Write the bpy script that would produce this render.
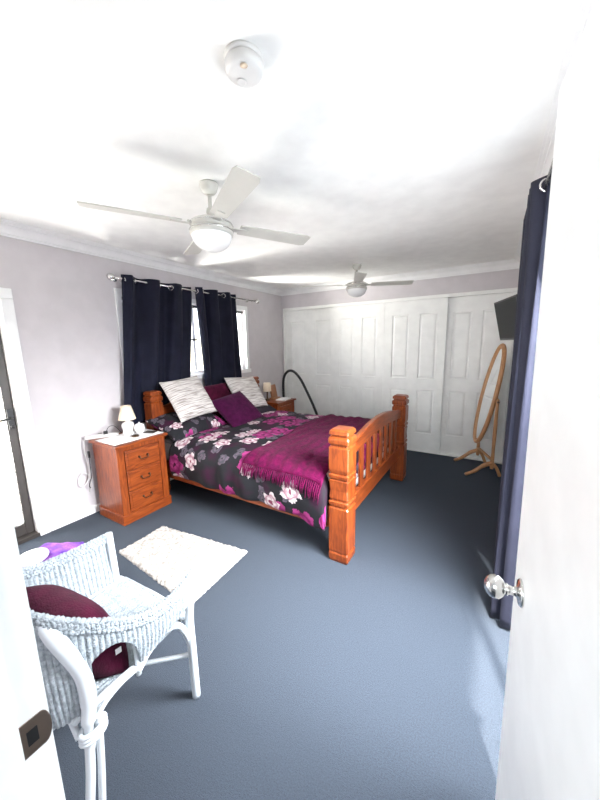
import bpy, bmesh, math, random
from math import sin, cos, pi, radians, sqrt
from mathutils import Vector, Matrix, noise
random.seed(7)
for o in list(bpy.data.objects): bpy.data.objects.remove(o)
SC = bpy.context.scene
COL = SC.collection

# ------------------------------------------------------------ camera
YAW, PITCH, ROLL, FPX = .5481, .1717, .0176, 314.47
fw = Vector((-sin(YAW)*cos(PITCH), cos(YAW)*cos(PITCH), -sin(PITCH)))
r0 = Vector((cos(YAW), sin(YAW), 0)); d0 = fw.cross(r0)
rr = r0*cos(ROLL)+d0*sin(ROLL); dd = -r0*sin(ROLL)+d0*cos(ROLL)
cam = bpy.data.cameras.new('camera'); co = bpy.data.objects.new('camera', cam); COL.objects.link(co)
co.matrix_world = Matrix(((rr.x, -dd.x, -fw.x, 3.064), (rr.y, -dd.y, -fw.y, 0.0), (rr.z, -dd.z, -fw.z, 1.5), (0, 0, 0, 1)))
cam.sensor_fit = 'HORIZONTAL'; cam.sensor_width = 36; cam.lens = FPX/600*36; cam.clip_start = .02
SC.camera = co

# ------------------------------------------------------------ world, sun, big lights, exposure
W = bpy.data.worlds.new('world'); SC.world = W; W.use_nodes = True
bg = W.node_tree.nodes['Background']; bg.inputs[0].default_value = (.86, .93, 1, 1); bg.inputs[1].default_value = 4.0
def sun(direction, e, col, ang):
    l = bpy.data.lights.new('sun', 'SUN'); l.energy = e; l.color = col; l.angle = radians(ang)
    o = bpy.data.objects.new('sun', l); COL.objects.link(o)
    o.rotation_euler = Vector(direction).to_track_quat('-Z', 'Y').to_euler(); o.location = (-3, -3, 6)
def area(name, loc, direction, sx, sy, e, col, spread=180):
    l = bpy.data.lights.new(name, 'AREA'); l.shape = 'RECTANGLE'; l.size = sx; l.size_y = sy; l.energy = e; l.color = col; l.spread = radians(spread)
    o = bpy.data.objects.new(name, l); COL.objects.link(o)
    o.rotation_euler = Vector(direction).to_track_quat('-Z', 'Z').to_euler(); o.location = loc
sun((-.12, .35, -.9), 10, (1, .96, .9), 2)
area('door_daylight', (-.35, .40, .80), (1, .45, .30), .85, 1.2, 60, (1, .98, .94))
area('window_daylight', (-.85, 2.70, .95), (1, -.05, .46), 1.6, .6, 180, (1, .99, .95))
area('glass_door_daylight', (3.42, 1.36, 1.60), (-1, .0, -1.1), .75, .8, 60, (.93, .96, 1), 100)
area('hall_fill', (2.95, -1.15, 1.85), (-.30, 1, -.50), 1.0, .7, 19, (.84, .94, 1))  # added fill lamp behind the camera, brightens near floor and bed foot
SC.view_settings.view_transform = 'Standard'; SC.view_settings.look = 'None'
SC.view_settings.gamma = 1; SC.view_settings.exposure = 0.9; SC.view_settings.use_curve_mapping = False

# ------------------------------------------------------------ materials
def mat(name, col, rough=.6, metal=0, bump=0, bscale=60, col2=None, cscale=8, spec=.5, stretch=(1, 1, 1), detail=4, sheen=0, rng=(.35, .65), distort=0, emit=None):
    m = bpy.data.materials.new(name); m.use_nodes = True; nt = m.node_tree; b = nt.nodes['Principled BSDF']
    b.inputs['Base Color'].default_value = (*col, 1); b.inputs['Roughness'].default_value = rough; b.inputs['Metallic'].default_value = metal
    b.inputs['Specular IOR Level'].default_value = spec
    if sheen: b.inputs['Sheen Weight'].default_value = sheen
    tc = nt.nodes.new('ShaderNodeTexCoord'); mp = nt.nodes.new('ShaderNodeMapping'); mp.inputs['Scale'].default_value = stretch
    nt.links.new(tc.outputs['Object'], mp.inputs['Vector'])
    n = nt.nodes.new('ShaderNodeTexNoise'); n.inputs['Scale'].default_value = cscale; n.inputs['Detail'].default_value = detail; n.inputs['Distortion'].default_value = distort
    nt.links.new(mp.outputs[0], n.inputs['Vector'])
    r = nt.nodes.new('ShaderNodeValToRGB'); r.color_ramp.elements[0].position = rng[0]; r.color_ramp.elements[1].position = rng[1]
    c2 = col2 or tuple(min(1, c*1.06) for c in col)
    r.color_ramp.elements[0].color = (*col, 1); r.color_ramp.elements[1].color = (*c2, 1)
    nt.links.new(n.outputs[0], r.inputs[0]); nt.links.new(r.outputs[0], b.inputs['Base Color'])
    if bump:
        n2 = nt.nodes.new('ShaderNodeTexNoise'); n2.inputs['Scale'].default_value = bscale; n2.inputs['Detail'].default_value = 3
        nt.links.new(mp.outputs[0], n2.inputs['Vector'])
        bp = nt.nodes.new('ShaderNodeBump'); bp.inputs['Strength'].default_value = bump; bp.inputs['Distance'].default_value = .01
        nt.links.new(n2.outputs[0], bp.inputs['Height']); nt.links.new(bp.outputs[0], b.inputs['Normal'])
    if emit: b.inputs['Emission Color'].default_value = (*emit[:3], 1); b.inputs['Emission Strength'].default_value = emit[3]
    return m
M = {}
M['wall'] = mat('wall_paint', (.60, .565, .575), .85, bump=.05, bscale=200)
M['ceiling'] = mat('ceiling_paint', (.86, .86, .835), .9, bump=.05, bscale=150)
M['trim'] = mat('white_trim', (.84, .84, .83), .45)
M['doorw'] = mat('white_door', (.86, .87, .87), .4)
M['ward'] = mat('wardrobe_white', (.88, .88, .85), .4)
M['carpet'] = mat('carpet', (.040, .049, .063), .97, bump=.6, bscale=320, col2=(.054, .067, .088), cscale=190, detail=5, spec=.12, sheen=.03)
M['rug'] = mat('rug_wool', (.30, .275, .245), .95, bump=1, bscale=120, col2=(.56, .53, .49), cscale=40)
def wood(name, a, b_, rough=.32, st=(1, 1, 8)):
    return mat(name, a, rough, col2=b_, cscale=5, stretch=st, detail=6, distort=1.2, rng=(.3, .7), bump=.06, bscale=30)
RW = ((.12, .018, .004), (.31, .068, .012))
M['woodx'] = wood('red_pine_x', *RW, st=(1.2, 9, 9)); M['woody'] = wood('red_pine_y', *RW, st=(9, 1.2, 9)); M['woodz'] = wood('red_pine_z', *RW, st=(9, 9, 1.2))
M['pale'] = wood('pale_pine', (.42, .20, .085), (.60, .32, .15), .4, st=(8, 8, 1.5))
M['curtain'] = mat('curtain_navy', (.006, .007, .018), .7, bump=.2, bscale=300, col2=(.010, .011, .027), spec=.2, sheen=.03)
M['curtainr'] = mat('curtain_slate', (.016, .017, .031), .7, bump=.2, bscale=300, col2=(.020, .021, .037), spec=.2, sheen=.03)
M['chrome'] = mat('satin_metal', (.66, .65, .63), .22, 1)
M['brass'] = mat('dark_bronze', (.10, .065, .045), .35, 1)
M['strike'] = mat('bronze_plate', (.30, .23, .19), .4, 1)
M['frame'] = mat('door_frame_bronze', (.045, .038, .034), .45)
M['black'] = mat('black_plastic', (.012, .012, .013), .4)
M['screen'] = mat('tv_screen', (.008, .009, .009), .5, spec=.2)
M['white'] = mat('white_plastic', (.72, .71, .69), .35)
M['fan'] = mat('fan_white', (.58, .57, .52), .4)
M['cloth'] = mat('white_cloth', (.85, .84, .84), .9, bump=.4, bscale=200)
M['shade'] = mat('lamp_shade_cream', (.80, .66, .50), .8, bump=.2, bscale=200)
M['china'] = mat('white_china', (.86, .84, .82), .2)
M['wicker'] = mat('wicker_white', (.28, .32, .35), .6, bump=.8, bscale=170, col2=(.46, .51, .55), cscale=60)
M['pole'] = mat('painted_cane', (.58, .62, .65), .35)
M['maroon'] = mat('maroon_velvet', (.040, .002, .014), .9, spec=.12, bump=.4, bscale=150, col2=(.065, .004, .022), sheen=.03, cscale=20)
M['plum'] = mat('plum_velvet', (.036, .002, .024), .9, spec=.12, bump=.5, bscale=150, col2=(.060, .004, .038), sheen=.03, cscale=20)
M['throw'] = mat('magenta_throw', (.065, .001, .026), .95, spec=.12, bump=.9, bscale=140, col2=(.125, .002, .046), sheen=.03, cscale=30)
M['cream'] = mat('cream_chenille', (.30, .26, .24), .95, spec=.1, bump=.5, bscale=9, col2=(.66, .62, .59), cscale=3, rng=(.38, .56), stretch=(2.2, 30, 1))
_n = M['cream'].node_tree; _c = next(n for n in _n.nodes if n.type == 'TEX_COORD'); _q = next(n for n in _n.nodes if n.type == 'MAPPING')
_n.links.new(_c.outputs['UV'], _q.inputs['Vector'])
M['darkcase'] = mat('black_cotton', (.016, .012, .020), .85, bump=.2)
M['mattress'] = mat('mattress_white', (.7, .7, .7), .9)
M['purple'] = mat('purple_knit', (.10, .025, .30), .9, bump=1, bscale=70, col2=(.32, .10, .42), cscale=14)
M['glass'] = bpy.data.materials.new('window_glass'); M['glass'].use_nodes = True
_nt = M['glass'].node_tree; _nt.nodes.remove(_nt.nodes['Principled BSDF'])
_t = _nt.nodes.new('ShaderNodeBsdfTransparent'); _g = _nt.nodes.new('ShaderNodeBsdfGlossy'); _g.inputs['Roughness'].default_value = .02
_m = _nt.nodes.new('ShaderNodeMixShader'); _m.inputs[0].default_value = .06
_nt.links.new(_t.outputs[0], _m.inputs[1]); _nt.links.new(_g.outputs[0], _m.inputs[2]); _nt.links.new(_m.outputs[0], _nt.nodes['Material Output'].inputs[0])
M['opal'] = mat('opal_glass', (.90, .90, .88), .25)
M['mirror'] = mat('mirror_glass', (.85, .86, .86), .03, 1)
M['patio'] = mat('patio_concrete', (.62, .60, .56), .9)
M['render'] = mat('cream_render', (.72, .66, .50), .9)
M['box'] = mat('tan_leather', (.38, .17, .08), .5)

# floral duvet: flowers from Voronoi cells in the cloth's own UV
def floral(name, base=(.012, .012, .015), scale=1.0, off=(0, 0)):
    m = bpy.data.materials.new(name); m.use_nodes = True; nt = m.node_tree; L = nt.links; N = nt.nodes.new
    b = nt.nodes['Principled BSDF']; b.inputs['Roughness'].default_value = .85; b.inputs['Specular IOR Level'].default_value = .25
    uv = N('ShaderNodeUVMap')
    wn = N('ShaderNodeTexNoise'); wn.inputs['Scale'].default_value = 16; wn.inputs['Detail'].default_value = 3; L.new(uv.outputs[0], wn.inputs['Vector'])
    ws = N('ShaderNodeVectorMath'); ws.operation = 'MULTIPLY_ADD'; ws.inputs[1].default_value = (.075/scale, .075/scale, 0); L.new(wn.outputs['Color'], ws.inputs[0]); L.new(uv.outputs[0], ws.inputs[2]); warp = ws
    def math_(op, a, c=None, d=None):
        n = N('ShaderNodeMath'); n.operation = op
        for i, v in enumerate((a, c, d)):
            if v is None: continue
            if isinstance(v, (int, float)): n.inputs[i].default_value = v
            else: L.new(v, n.inputs[i])
        return n.outputs[0]
    def layer(prev, sc, R, petals, ca, cb, core, seedoff, thr):
        mp = N('ShaderNodeMapping'); mp.inputs['Location'].default_value = (seedoff+off[0], seedoff*.7+off[1], 0); L.new(warp.outputs[0], mp.inputs[0])
        v = N('ShaderNodeTexVoronoi'); v.voronoi_dimensions = '2D'; v.inputs['Scale'].default_value = sc; v.inputs['Randomness'].default_value = .75
        L.new(mp.outputs[0], v.inputs['Vector'])
        s = N('ShaderNodeVectorMath'); s.operation = 'SUBTRACT'
        L.new(mp.outputs[0], s.inputs[0]); L.new(v.outputs['Position'], s.inputs[1])
        sep = N('ShaderNodeSeparateXYZ'); L.new(s.outputs[0], sep.inputs[0])
        ang = math_('ARCTAN2', sep.outputs[1], sep.outputs[0])
        ln = N('ShaderNodeVectorMath'); ln.operation = 'LENGTH'; L.new(s.outputs[0], ln.inputs[0]); r = ln.outputs['Value']
        pet = math_('ABSOLUTE', math_('COSINE', math_('MULTIPLY', ang, petals/2)))
        wob = N('ShaderNodeTexNoise'); wob.inputs['Scale'].default_value = 26; L.new(uv.outputs[0], wob.inputs['Vector'])
        lim = math_('MULTIPLY', math_('ADD', math_('MULTIPLY', pet, .38), math_('ADD', .42, math_('MULTIPLY', wob.outputs[0], .5))), R)
        cs = N('ShaderNodeSeparateColor'); L.new(v.outputs['Color'], cs.inputs[0])
        on = math_('GREATER_THAN', cs.outputs[0], thr)
        mask = math_('MULTIPLY', math_('LESS_THAN', r, lim), on)
        # petal colour: shade by petal ring and random cell tint
        ring = math_('MULTIPLY', math_('ABSOLUTE', math_('SINE', math_('MULTIPLY', r, 1.6*pi/R))), math_('ADD', .35, math_('MULTIPLY', pet, .65)))
        tint = N('ShaderNodeMix'); tint.data_type = 'RGBA'; tint.inputs[6].default_value = (*ca, 1); tint.inputs[7].default_value = (*cb, 1); L.new(ring, tint.inputs[0])
        c2 = N('ShaderNodeMix'); c2.data_type = 'RGBA'; L.new(math_('LESS_THAN', r, R*.17), c2.inputs[0]); L.new(tint.outputs[2], c2.inputs[6]); c2.inputs[7].default_value = (*core, 1)
        mx = N('ShaderNodeMix'); mx.data_type = 'RGBA'; L.new(mask, mx.inputs[0]); L.new(prev, mx.inputs[6]); L.new(c2.outputs[2], mx.inputs[7])
        return mx.outputs[2]
    bn = N('ShaderNodeTexNoise'); bn.inputs['Scale'].default_value = 5*scale; L.new(uv.outputs[0], bn.inputs['Vector'])
    rp = N('ShaderNodeValToRGB'); rp.color_ramp.elements[0].position = .5; rp.color_ramp.elements[1].position = .68
    rp.color_ramp.elements[0].color = (*base, 1); rp.color_ramp.elements[1].color = (.035, .004, .022, 1)
    L.new(bn.outputs[0], rp.inputs[0])
    c = rp.outputs[0]
    c = layer(c, 7.5*scale, .055/scale, 3, (.05, .05, .06), (.12, .09, .12), (.03, .03, .03), 3.1, .62)
    c = layer(c, 4.2*scale, .115/scale, 5, (.13, .004, .06), (.34, .04, .18), (.04, .002, .02), 1.7, .56)
    c = layer(c, 4.6*scale, .085/scale, 5, (.30, .13, .18), (.66, .60, .60), (.20, .04, .08), 0.35, .58)
    L.new(c, b.inputs['Base Color'])
    return m
M['floral'] = floral('floral_cotton')
M['floral2'] = floral('floral_pillow', scale=1.5, off=(.4, .2))

# ------------------------------------------------------------ mesh helpers (all shapes given in world coordinates)
def nb(): return bmesh.new()
def ident(): return Matrix.Identity(4)
def box(bm, x0, x1, y0, y1, z0, z1, bev=0, mtx=None):
    t = bmesh.new(); bmesh.ops.create_cube(t, size=1)
    for v in t.verts: v.co = Vector(((x0+x1)/2+v.co.x*(x1-x0), (y0+y1)/2+v.co.y*(y1-y0), (z0+z1)/2+v.co.z*(z1-z0)))
    if bev: bmesh.ops.bevel(t, geom=t.edges[:], offset=bev, segments=2, affect='EDGES', profile=.6)
    merge(bm, t, mtx)
def merge(bm, t, mtx=None):
    if mtx is not None: bmesh.ops.transform(t, matrix=mtx, verts=t.verts)
    me = bpy.data.meshes.new('tmp'); t.to_mesh(me); t.free(); bm.from_mesh(me); bpy.data.meshes.remove(me)
def frames(pts, closed=False):
    n = len(pts); out = []; up = Vector((0, 0, 1))
    prev = None
    for i in range(n):
        a = pts[(i-1) % n] if (closed or i > 0) else pts[i]; b = pts[(i+1) % n] if (closed or i < n-1) else pts[i]
        t = (b-a).normalized()
        if prev is None:
            s = t.cross(up)
            if s.length < .1: s = t.cross(Vector((1, 0, 0)))
            s.normalize()
        else:
            s = (prev-t*prev.dot(t)).normalized()
        prev = s; out.append((t, s, t.cross(s)))
    return out
def tube(bm, pts, r, n=10, closed=False, cap=True, sq=1.0):
    pts = [Vector(p) for p in pts]; fr = frames(pts, closed); rings = []
    for i, (p, (t, s, u)) in enumerate(zip(pts, fr)):
        ri = r[i] if isinstance(r, (list, tuple)) else r
        rings.append([bm.verts.new(p+(s*cos(2*pi*k/n)*sq+u*sin(2*pi*k/n))*ri) for k in range(n)])
    m = len(rings)
    for i in range(m if closed else m-1):
        A, B = rings[i], rings[(i+1) % m]
        for k in range(n): bm.faces.new((A[k], A[(k+1) % n], B[(k+1) % n], B[k])).smooth = True
    if cap and not closed:
        bm.faces.new(rings[0][::-1]); bm.faces.new(rings[-1])
def smooth_path(P, k=8):
    P = [Vector(p) for p in P]; out = []
    for i in range(len(P)-1):
        p0 = P[max(0, i-1)]; p1 = P[i]; p2 = P[i+1]; p3 = P[min(len(P)-1, i+2)]
        for j in range(k):
            t = j/k
            out.append(.5*((2*p1)+(p2-p0)*t+(2*p0-5*p1+4*p2-p3)*t*t+(3*p1-p0-3*p2+p3)*t**3))
    out.append(P[-1]); return out
def lathe(bm, prof, c=(0, 0, 0), n=28, mtx=None, smooth=True):
    t = bmesh.new(); rings = []
    for r, z in prof:
        if r < 1e-5: rings.append([t.verts.new((c[0], c[1], c[2]+z))])
        else: rings.append([t.verts.new((c[0]+r*cos(2*pi*k/n), c[1]+r*sin(2*pi*k/n), c[2]+z)) for k in range(n)])
    for A, B in zip(rings, rings[1:]):
        for k in range(n):
            k2 = (k+1) % n
            if len(A) == 1 and len(B) == 1: continue
            f = (A[0], B[k2], B[k]) if len(A) == 1 else ((A[k], A[k2], B[0]) if len(B) == 1 else (A[k], A[k2], B[k2], B[k]))
            t.faces.new(f).smooth = smooth
    bmesh.ops.recalc_face_normals(t, faces=t.faces); merge(bm, t, mtx)
def grid(bm, fn, nu, nv, uvf=None, closed_u=False):
    uvl = bm.loops.layers.uv.verify() if uvf else None
    V = [[bm.verts.new(fn(i/nu, j/nv)) for j in range(nv+1)] for i in range(nu+1)]
    for i in range(nu):
        for j in range(nv):
            f = bm.faces.new((V[i][j], V[i+1][j], V[i+1][j+1], V[i][j+1])); f.smooth = True
            if uvf:
                for l, (a, b) in zip(f.loops, ((i, j), (i+1, j), (i+1, j+1), (i, j+1))): l[uvl].uv = uvf(a/nu, b/nv)
    return V
def obj(name, bm, m, parent=None, origin=None, solid=0, sub=0):
    base = Vector((0, 0, 0)); p = parent
    wl = Vector(parent['_w']) if parent is not None else Vector((0, 0, 0))
    if origin is None:
        if parent is None and bm.verts:
            xs = [v.co.x for v in bm.verts]; ys = [v.co.y for v in bm.verts]; zs = [v.co.z for v in bm.verts]
            origin = ((min(xs)+max(xs))/2, (min(ys)+max(ys))/2, min(zs))
        else: origin = wl
    o_ = Vector(origin)
    for v in bm.verts: v.co -= o_
    me = bpy.data.meshes.new(name); bm.to_mesh(me); bm.free()
    me.materials.append(M[m] if isinstance(m, str) else m)
    o = bpy.data.objects.new(name, me); COL.objects.link(o); o['_w'] = tuple(o_)
    if parent is not None: o.parent = parent; o.location = o_-wl
    else: o.location = o_
    if solid:
        s = o.modifiers.new('solid', 'SOLIDIFY'); s.thickness = solid; s.offset = 0
    if sub:
        s = o.modifiers.new('sub', 'SUBSURF'); s.levels = s.render_levels = sub
    return o
def tag(o, label, cat, group=None):
    o['label'] = label; o['category'] = cat
    if group: o['group'] = group
    return o
def thing(name, loc, label, cat, group=None):
    o = bpy.data.objects.new(name, None); COL.objects.link(o); o.location = loc; o.empty_display_size = .1; o['_w'] = tuple(loc)
    return tag(o, label, cat, group)
def struct(name, bm, m, parent=None):
    o = obj(name, bm, m, parent)
    if parent is None: o['kind'] = 'structure'
    return o
def B(*a, **k):
    bm = nb(); box(bm, *a, **k); return bm

# ------------------------------------------------------------ the room
XR, YB, H = 3.28, 4.48, 2.40
struct('floor', B(-.12, XR+.1, -1.6, YB+.7, -.1, 0), 'carpet')
struct('ceiling', B(-.12, XR+.1, -1.6, YB+.7, H, H+.1), 'ceiling')
# left wall: opening door y -.02..0.905, z 0..1.96 ; window y 1.77..3.55, z 1.17..2.02
DY0, DY1, DZ = .0, .905, 1.885
WY0, WY1, WZ0, WZ1 = 1.775, 3.545, 1.175, 2.01
bm = nb()
box(bm, -.12, 0, -1.6, DY0, 0, H); box(bm, -.12, 0, DY0, DY1, DZ, H); box(bm, -.12, 0, DY1, WY0, 0, H)
box(bm, -.12, 0, WY0, WY1, 0, WZ0); box(bm, -.12, 0, WY0, WY1, WZ1, H); box(bm, -.12, 0, WY1, YB+.7, 0, H)
struct('wall_left', bm, 'wall')
GY0, GY1, GZ = .35, 1.90, 2.10
bm = nb(); box(bm, XR, XR+.1, -1.6, GY0, 0, H); box(bm, XR, XR+.1, GY1, YB+.7, 0, H); box(bm, XR, XR+.1, GY0, GY1, GZ, H); struct('wall_right', bm, 'wall')
bm = nb()
for ya, yb in ((GY0, GY0+.05), (GY1-.05, GY1), (1.11, 1.15)): box(bm, XR+.03, XR+.07, ya, yb, 0, GZ, bev=.003)
box(bm, XR+.03, XR+.07, GY0+.05, GY1-.05, GZ-.05, GZ, bev=.003); box(bm, XR+.03, XR+.07, GY0+.05, GY1-.05, 0, .05, bev=.003)
d3 = struct('door_3', bm, 'trim'); obj('pane', B(XR+.048, XR+.052, GY0+.04, GY1-.04, .04, GZ-.04), 'glass', d3)
bm = nb(); box(bm, 0, XR, YB, YB+.1, 2.105, H); box(bm, 0, .03, YB, YB+.1, 0, 2.105); box(bm, 0, XR, YB+.60, YB+.70, 0, H)
struct('wall_back', bm, 'wall')
JX = 2.400
bm = nb(); box(bm, 0, JX-.02, .035, .155, 0, H); box(bm, JX-.02, XR, .035, .155, 2.075, H); box(bm, 3.25, XR, .035, .155, 0, 2.075)
struct('wall_front', bm, 'wall')
struct('wall_hall', B(-.12, XR+.1, -1.7, -1.6, 0, H), 'wall')
# cornices: coved section
def cornice(name, a, b, inward):
    a = Vector(a); b = Vector(b); n = Vector(inward)
    prof = [(0, -.09), (.012, -.09), (.012, -.076), (.020, -.074), (.020, -.066)]
    for k in range(9):
        t = k/8*pi/2; prof.append((.020+.044*(1-cos(t)), -.066+.044*sin(t)))
    prof += [(.066, -.014), (.080, -.012), (.080, -.007), (.092, -.006), (.092, 0), (0, 0)]
    bm = nb(); R = []
    for p in (a, b): R.append([bm.verts.new(p+n*u+Vector((0, 0, w))) for u, w in prof])
    k = len(prof)
    for i in range(k): bm.faces.new((R[0][i], R[0][(i+1) % k], R[1][(i+1) % k], R[1][i]))
    bm.faces.new(R[0]); bm.faces.new(R[1][::-1]); bmesh.ops.recalc_face_normals(bm, faces=bm.faces)
    struct(name, bm, 'trim')
cornice('trim_1', (0, .155, H), (0, YB, H), (1, 0, 0))
cornice('trim_2', (.0, YB, H), (XR, YB, H), (0, -1, 0))
cornice('trim_3', (XR, .155, H), (XR, YB, H), (-1, 0, 0))
cornice('trim_4', (0, .155, H), (XR, .155, H), (0, 1, 0))
struct('baseboard_left', B(0, .014, DY1+.065, YB, 0, .07, bev=.004), 'trim')
struct('baseboard_front', B(.0, JX-.08, .155, .168, 0, .07, bev=.004), 'trim')
struct('baseboard_right', B(XR-.014, XR, GY1, YB, 0, .07, bev=.004), 'trim')

# external security door in the left wall
d1 = struct('door_1', (lambda bm: (box(bm, -.10, -.065, DY0+.02, DY0+.075, .03, 1.865, bev=.003), box(bm, -.10, -.065, DY1-.075, DY1-.02, .03, 1.865, bev=.003),
     box(bm, -.10, -.065, DY0+.0755, DY1-.0755, 1.80, 1.865, bev=.003), box(bm, -.10, -.065, DY0+.0755, DY1-.0755, .03, .12, bev=.003), bm)[-1])(nb()), 'frame')
bm = nb()
y0, y1, z0, z1 = DY0+.075, DY1-.075, .12, 1.80
s = .085
k = -30
while k < 60:
    for sg in (1, -1):
        c = k*s; pts = []
        for t in (0, 1):
            y = y0+(y1-y0)*t; z = (c+y*1.5*sg if sg > 0 else c-y*1.5+1.2); pts.append((y, z))
        (ya, za), (yb, zb) = pts
        if zb != za:
            def clip(zv): return ya+(yb-ya)*(zv-za)/(zb-za)
            lo, hi = (za, zb) if za < zb else (zb, za)
            if hi < z0 or lo > z1: continue
            P = []
            for (yy, zz) in pts:
                zz2 = min(max(zz, z0), z1); P.append((-.08+.003*sg, clip(zz2), zz2))
            tube(bm, P, .0035, 5)
    k += 1
obj('grille', bm, M['white'], d1)
obj('glass_pane', B(-.094, -.090, y0, y1, z0, z1), 'glass', d1)
bm = nb(); box(bm, -.065, -.052, DY1-.068, DY1-.028, .90, 1.06, bev=.004); lathe(bm, [(0, 0), (.012, 0), (.012, .02), (0, .02)], mtx=Matrix.Translation((-.052, DY1-.048, .925))@Matrix.Rotation(pi/2, 4, 'Y'))
h = obj('lock_plate', bm, 'black', d1)
bm = nb(); tube(bm, smooth_path([(-.055, DY1-.048, .99), (-.03, DY1-.048, .99), (-.015, DY1-.06, .99), (-.012, DY1-.11, .988), (-.012, DY1-.17, .985)], 5), .008, 8); obj('lever', bm, 'black', h)
bm = nb()  # jamb + casing
box(bm, -.12, .0, DY1-.018, DY1, 0, DZ); box(bm, -.12, 0, DY0, DY0+.018, 0, DZ); box(bm, -.12, 0, DY0, DY1, DZ-.018, DZ)
box(bm, .0, .016, DY1-.012, DY1+.062, 0, DZ-.0125, bev=.005); box(bm, 0, .016, DY0-.062, DY0+.012, 0, DZ-.0125, bev=.005); box(bm, 0, .016, DY0-.062, DY1+.062, DZ-.012, DZ+.062, bev=.005)
struct('trim_5', bm, 'trim')
struct('trim_6', B(-.12, .004, DY0, DY1, 0, .028), 'frame')

# window in the left wall
bm = nb()
for (a, b_) in ((WY0, WY0+.04), (WY1-.04, WY1), (2.64, 2.68)): box(bm, -.09, -.05, a, b_, WZ0+.0405, WZ1-.0405, bev=.003)
box(bm, -.09, -.05, WY0, WY1, WZ0, WZ0+.04, bev=.003); box(bm, -.09, -.05, WY0, WY1, WZ1-.04, WZ1, bev=.003)
w1 = struct('window_1', bm, 'trim')
obj('pane', B(-.072, -.068, WY0+.03, WY1-.03, WZ0+.03, WZ1-.03), 'glass', w1)
bm = nb(); box(bm, -.05, -.03, 2.60, 2.70, 1.58, 1.60, bev=.003); obj('latch', bm, 'black', w1)
bm = nb()
box(bm, 0, .014, WY0-.052, WY0+.008, WZ0+.0045, WZ1-.0085, bev=.003); box(bm, 0, .014, WY1-.008, WY1+.052, WZ0+.0045, WZ1-.0085, bev=.003)
box(bm, 0, .014, WY0-.052, WY1+.052, WZ1-.008, WZ1+.05, bev=.004); box(bm, 0, .03, WY0-.06, WY1+.06, WZ0-.05, WZ0+.004, bev=.004)
obj('architrave', bm, 'trim', w1)
# rolled roller blind seen at the head of the window
bm = nb(); tube(bm, [(-.028, WY0+.02, WZ1-.035), (-.028, WY1-.02, WZ1-.035)], .016, 12)
tag(obj('roller_blind', bm, 'black'), 'dark rolled up blind at head of the bedroom window behind the navy curtains', 'blind')

# outside
struct('ground', B(-9, -.12, -7, 10, -.2, -.12), 'patio')
tag(obj('garden_wall', B(-4.2, -4.0, -6, 9, -.12, 1.75), 'render'), 'pale cream garden wall seen outside through the bedroom window', 'wall')

# doorway (jambs, stops, head) and bedroom door
bm = nb()
box(bm, JX-.02, JX, .030, .162, 0, 2.055); box(bm, JX, JX+.012, .02, .117, 0, 2.055, bev=.002)
box(bm, 3.235, 3.255, .030, .162, 0, 2.055); box(bm, 3.225, 3.235, .03, .117, 0, 2.055)
box(bm, JX-.02, 3.255, .030, .162, 2.055, 2.075)
box(bm, JX-.075, JX-.012, .155, .166, 0, 2.12, bev=.004)
box(bm, JX-.075, JX-.008, .016, .035, 0, 2.12, bev=.004)
struct('trim_7', bm, 'doorw')
bm = nb(); n = 10; z0, z1 = .776, .846
t = bmesh.new()   # strike plate with rounded lip
P = [(.1175, z0), (.150, z0)]+[(.150+.013*sin(a), z0+.035-.035*cos(a)) for a in [pi*k/10 for k in range(1, 10)]]+[(.150, z1), (.1175, z1)]
va = [t.verts.new((JX+.0002, a, b_)) for a, b_ in P]; vb = [t.verts.new((JX+.0022, a, b_)) for a, b_ in P]
t.faces.new(va[::-1]); t.faces.new(vb)
for i in range(len(P)): t.faces.new((va[i], va[(i+1) % len(P)], vb[(i+1) % len(P)], vb[i]))
bmesh.ops.recalc_face_normals(t, faces=t.faces); merge(bm, t)
sp = tag(obj('strike_plate', bm, 'strike'), 'brown metal strike plate on the white door jamb', 'strike plate')
obj('latch_hole', B(JX+.0020, JX+.0030, .126, .142, .796, .826), 'black', sp)
# open door
hinge = Vector((3.222, .170, 0)); free = Vector((3.146, .986, 0)); dv = (free-hinge); LW = dv.length; dv.normalize(); dn = Vector((dv.y, -dv.x, 0))  # dn -> +x (back)
DM = Matrix(((dv.x, dn.x, 0, hinge.x), (dv.y, dn.y, 0, hinge.y), (0, 0, 1, 0), (0, 0, 0, 1)))
DM = DM@Matrix.Translation((0, 0, 2.04))@Matrix.Rotation(radians(.9), 4, 'X')@Matrix.Translation((0, 0, -2.035))
d2 = struct('door_2', (lambda bm: (box(bm, 0, LW, 0, .036, .012, 2.04, bev=.0015, mtx=DM), bm)[-1])(nb()), 'doorw')
ku, kz = LW-.090, .858
for sg, nm in ((-1, 'a'), (1, 'b')):
    off = 0 if sg < 0 else .036
    Mx = DM@Matrix.Translation((ku, off, kz))@Matrix.Rotation(pi/2 if sg < 0 else -pi/2, 4, 'X')
    bm = nb(); lathe(bm, [(0, -.001), (.033, -.001), (.034, .003), (.030, .007), (.014, .010), (.011, .016), (.011, .028), (.015, .031), (.015, .034), (.012, .036), (.020, .041), (.028, .050), (.0295, .060), (.027, .070), (.020, .078), (.010, .083), (0, .084)] if sg < 0 else [(0, -.001), (.033, -.001), (.030, .007), (.011, .012), (.011, .020), (.022, .026), (.024, .036), (.016, .044), (0, .046)], mtx=Mx, n=32)
    obj('door_knob', bm, 'chrome', d2)
bm = nb(); box(bm, LW-.001, LW+.0015, .006, .030, kz-.03, kz+.03, mtx=DM); obj('latch_plate', bm, 'chrome', d2)
for z in (.25, 1.8):
    bm = nb(); lathe(bm, [(0, 0), (.006, 0), (.006, .09), (0, .09)], mtx=DM@Matrix.Translation((-.005, .040, z)), n=10); obj('hinge', bm, 'chrome', d2)

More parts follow.
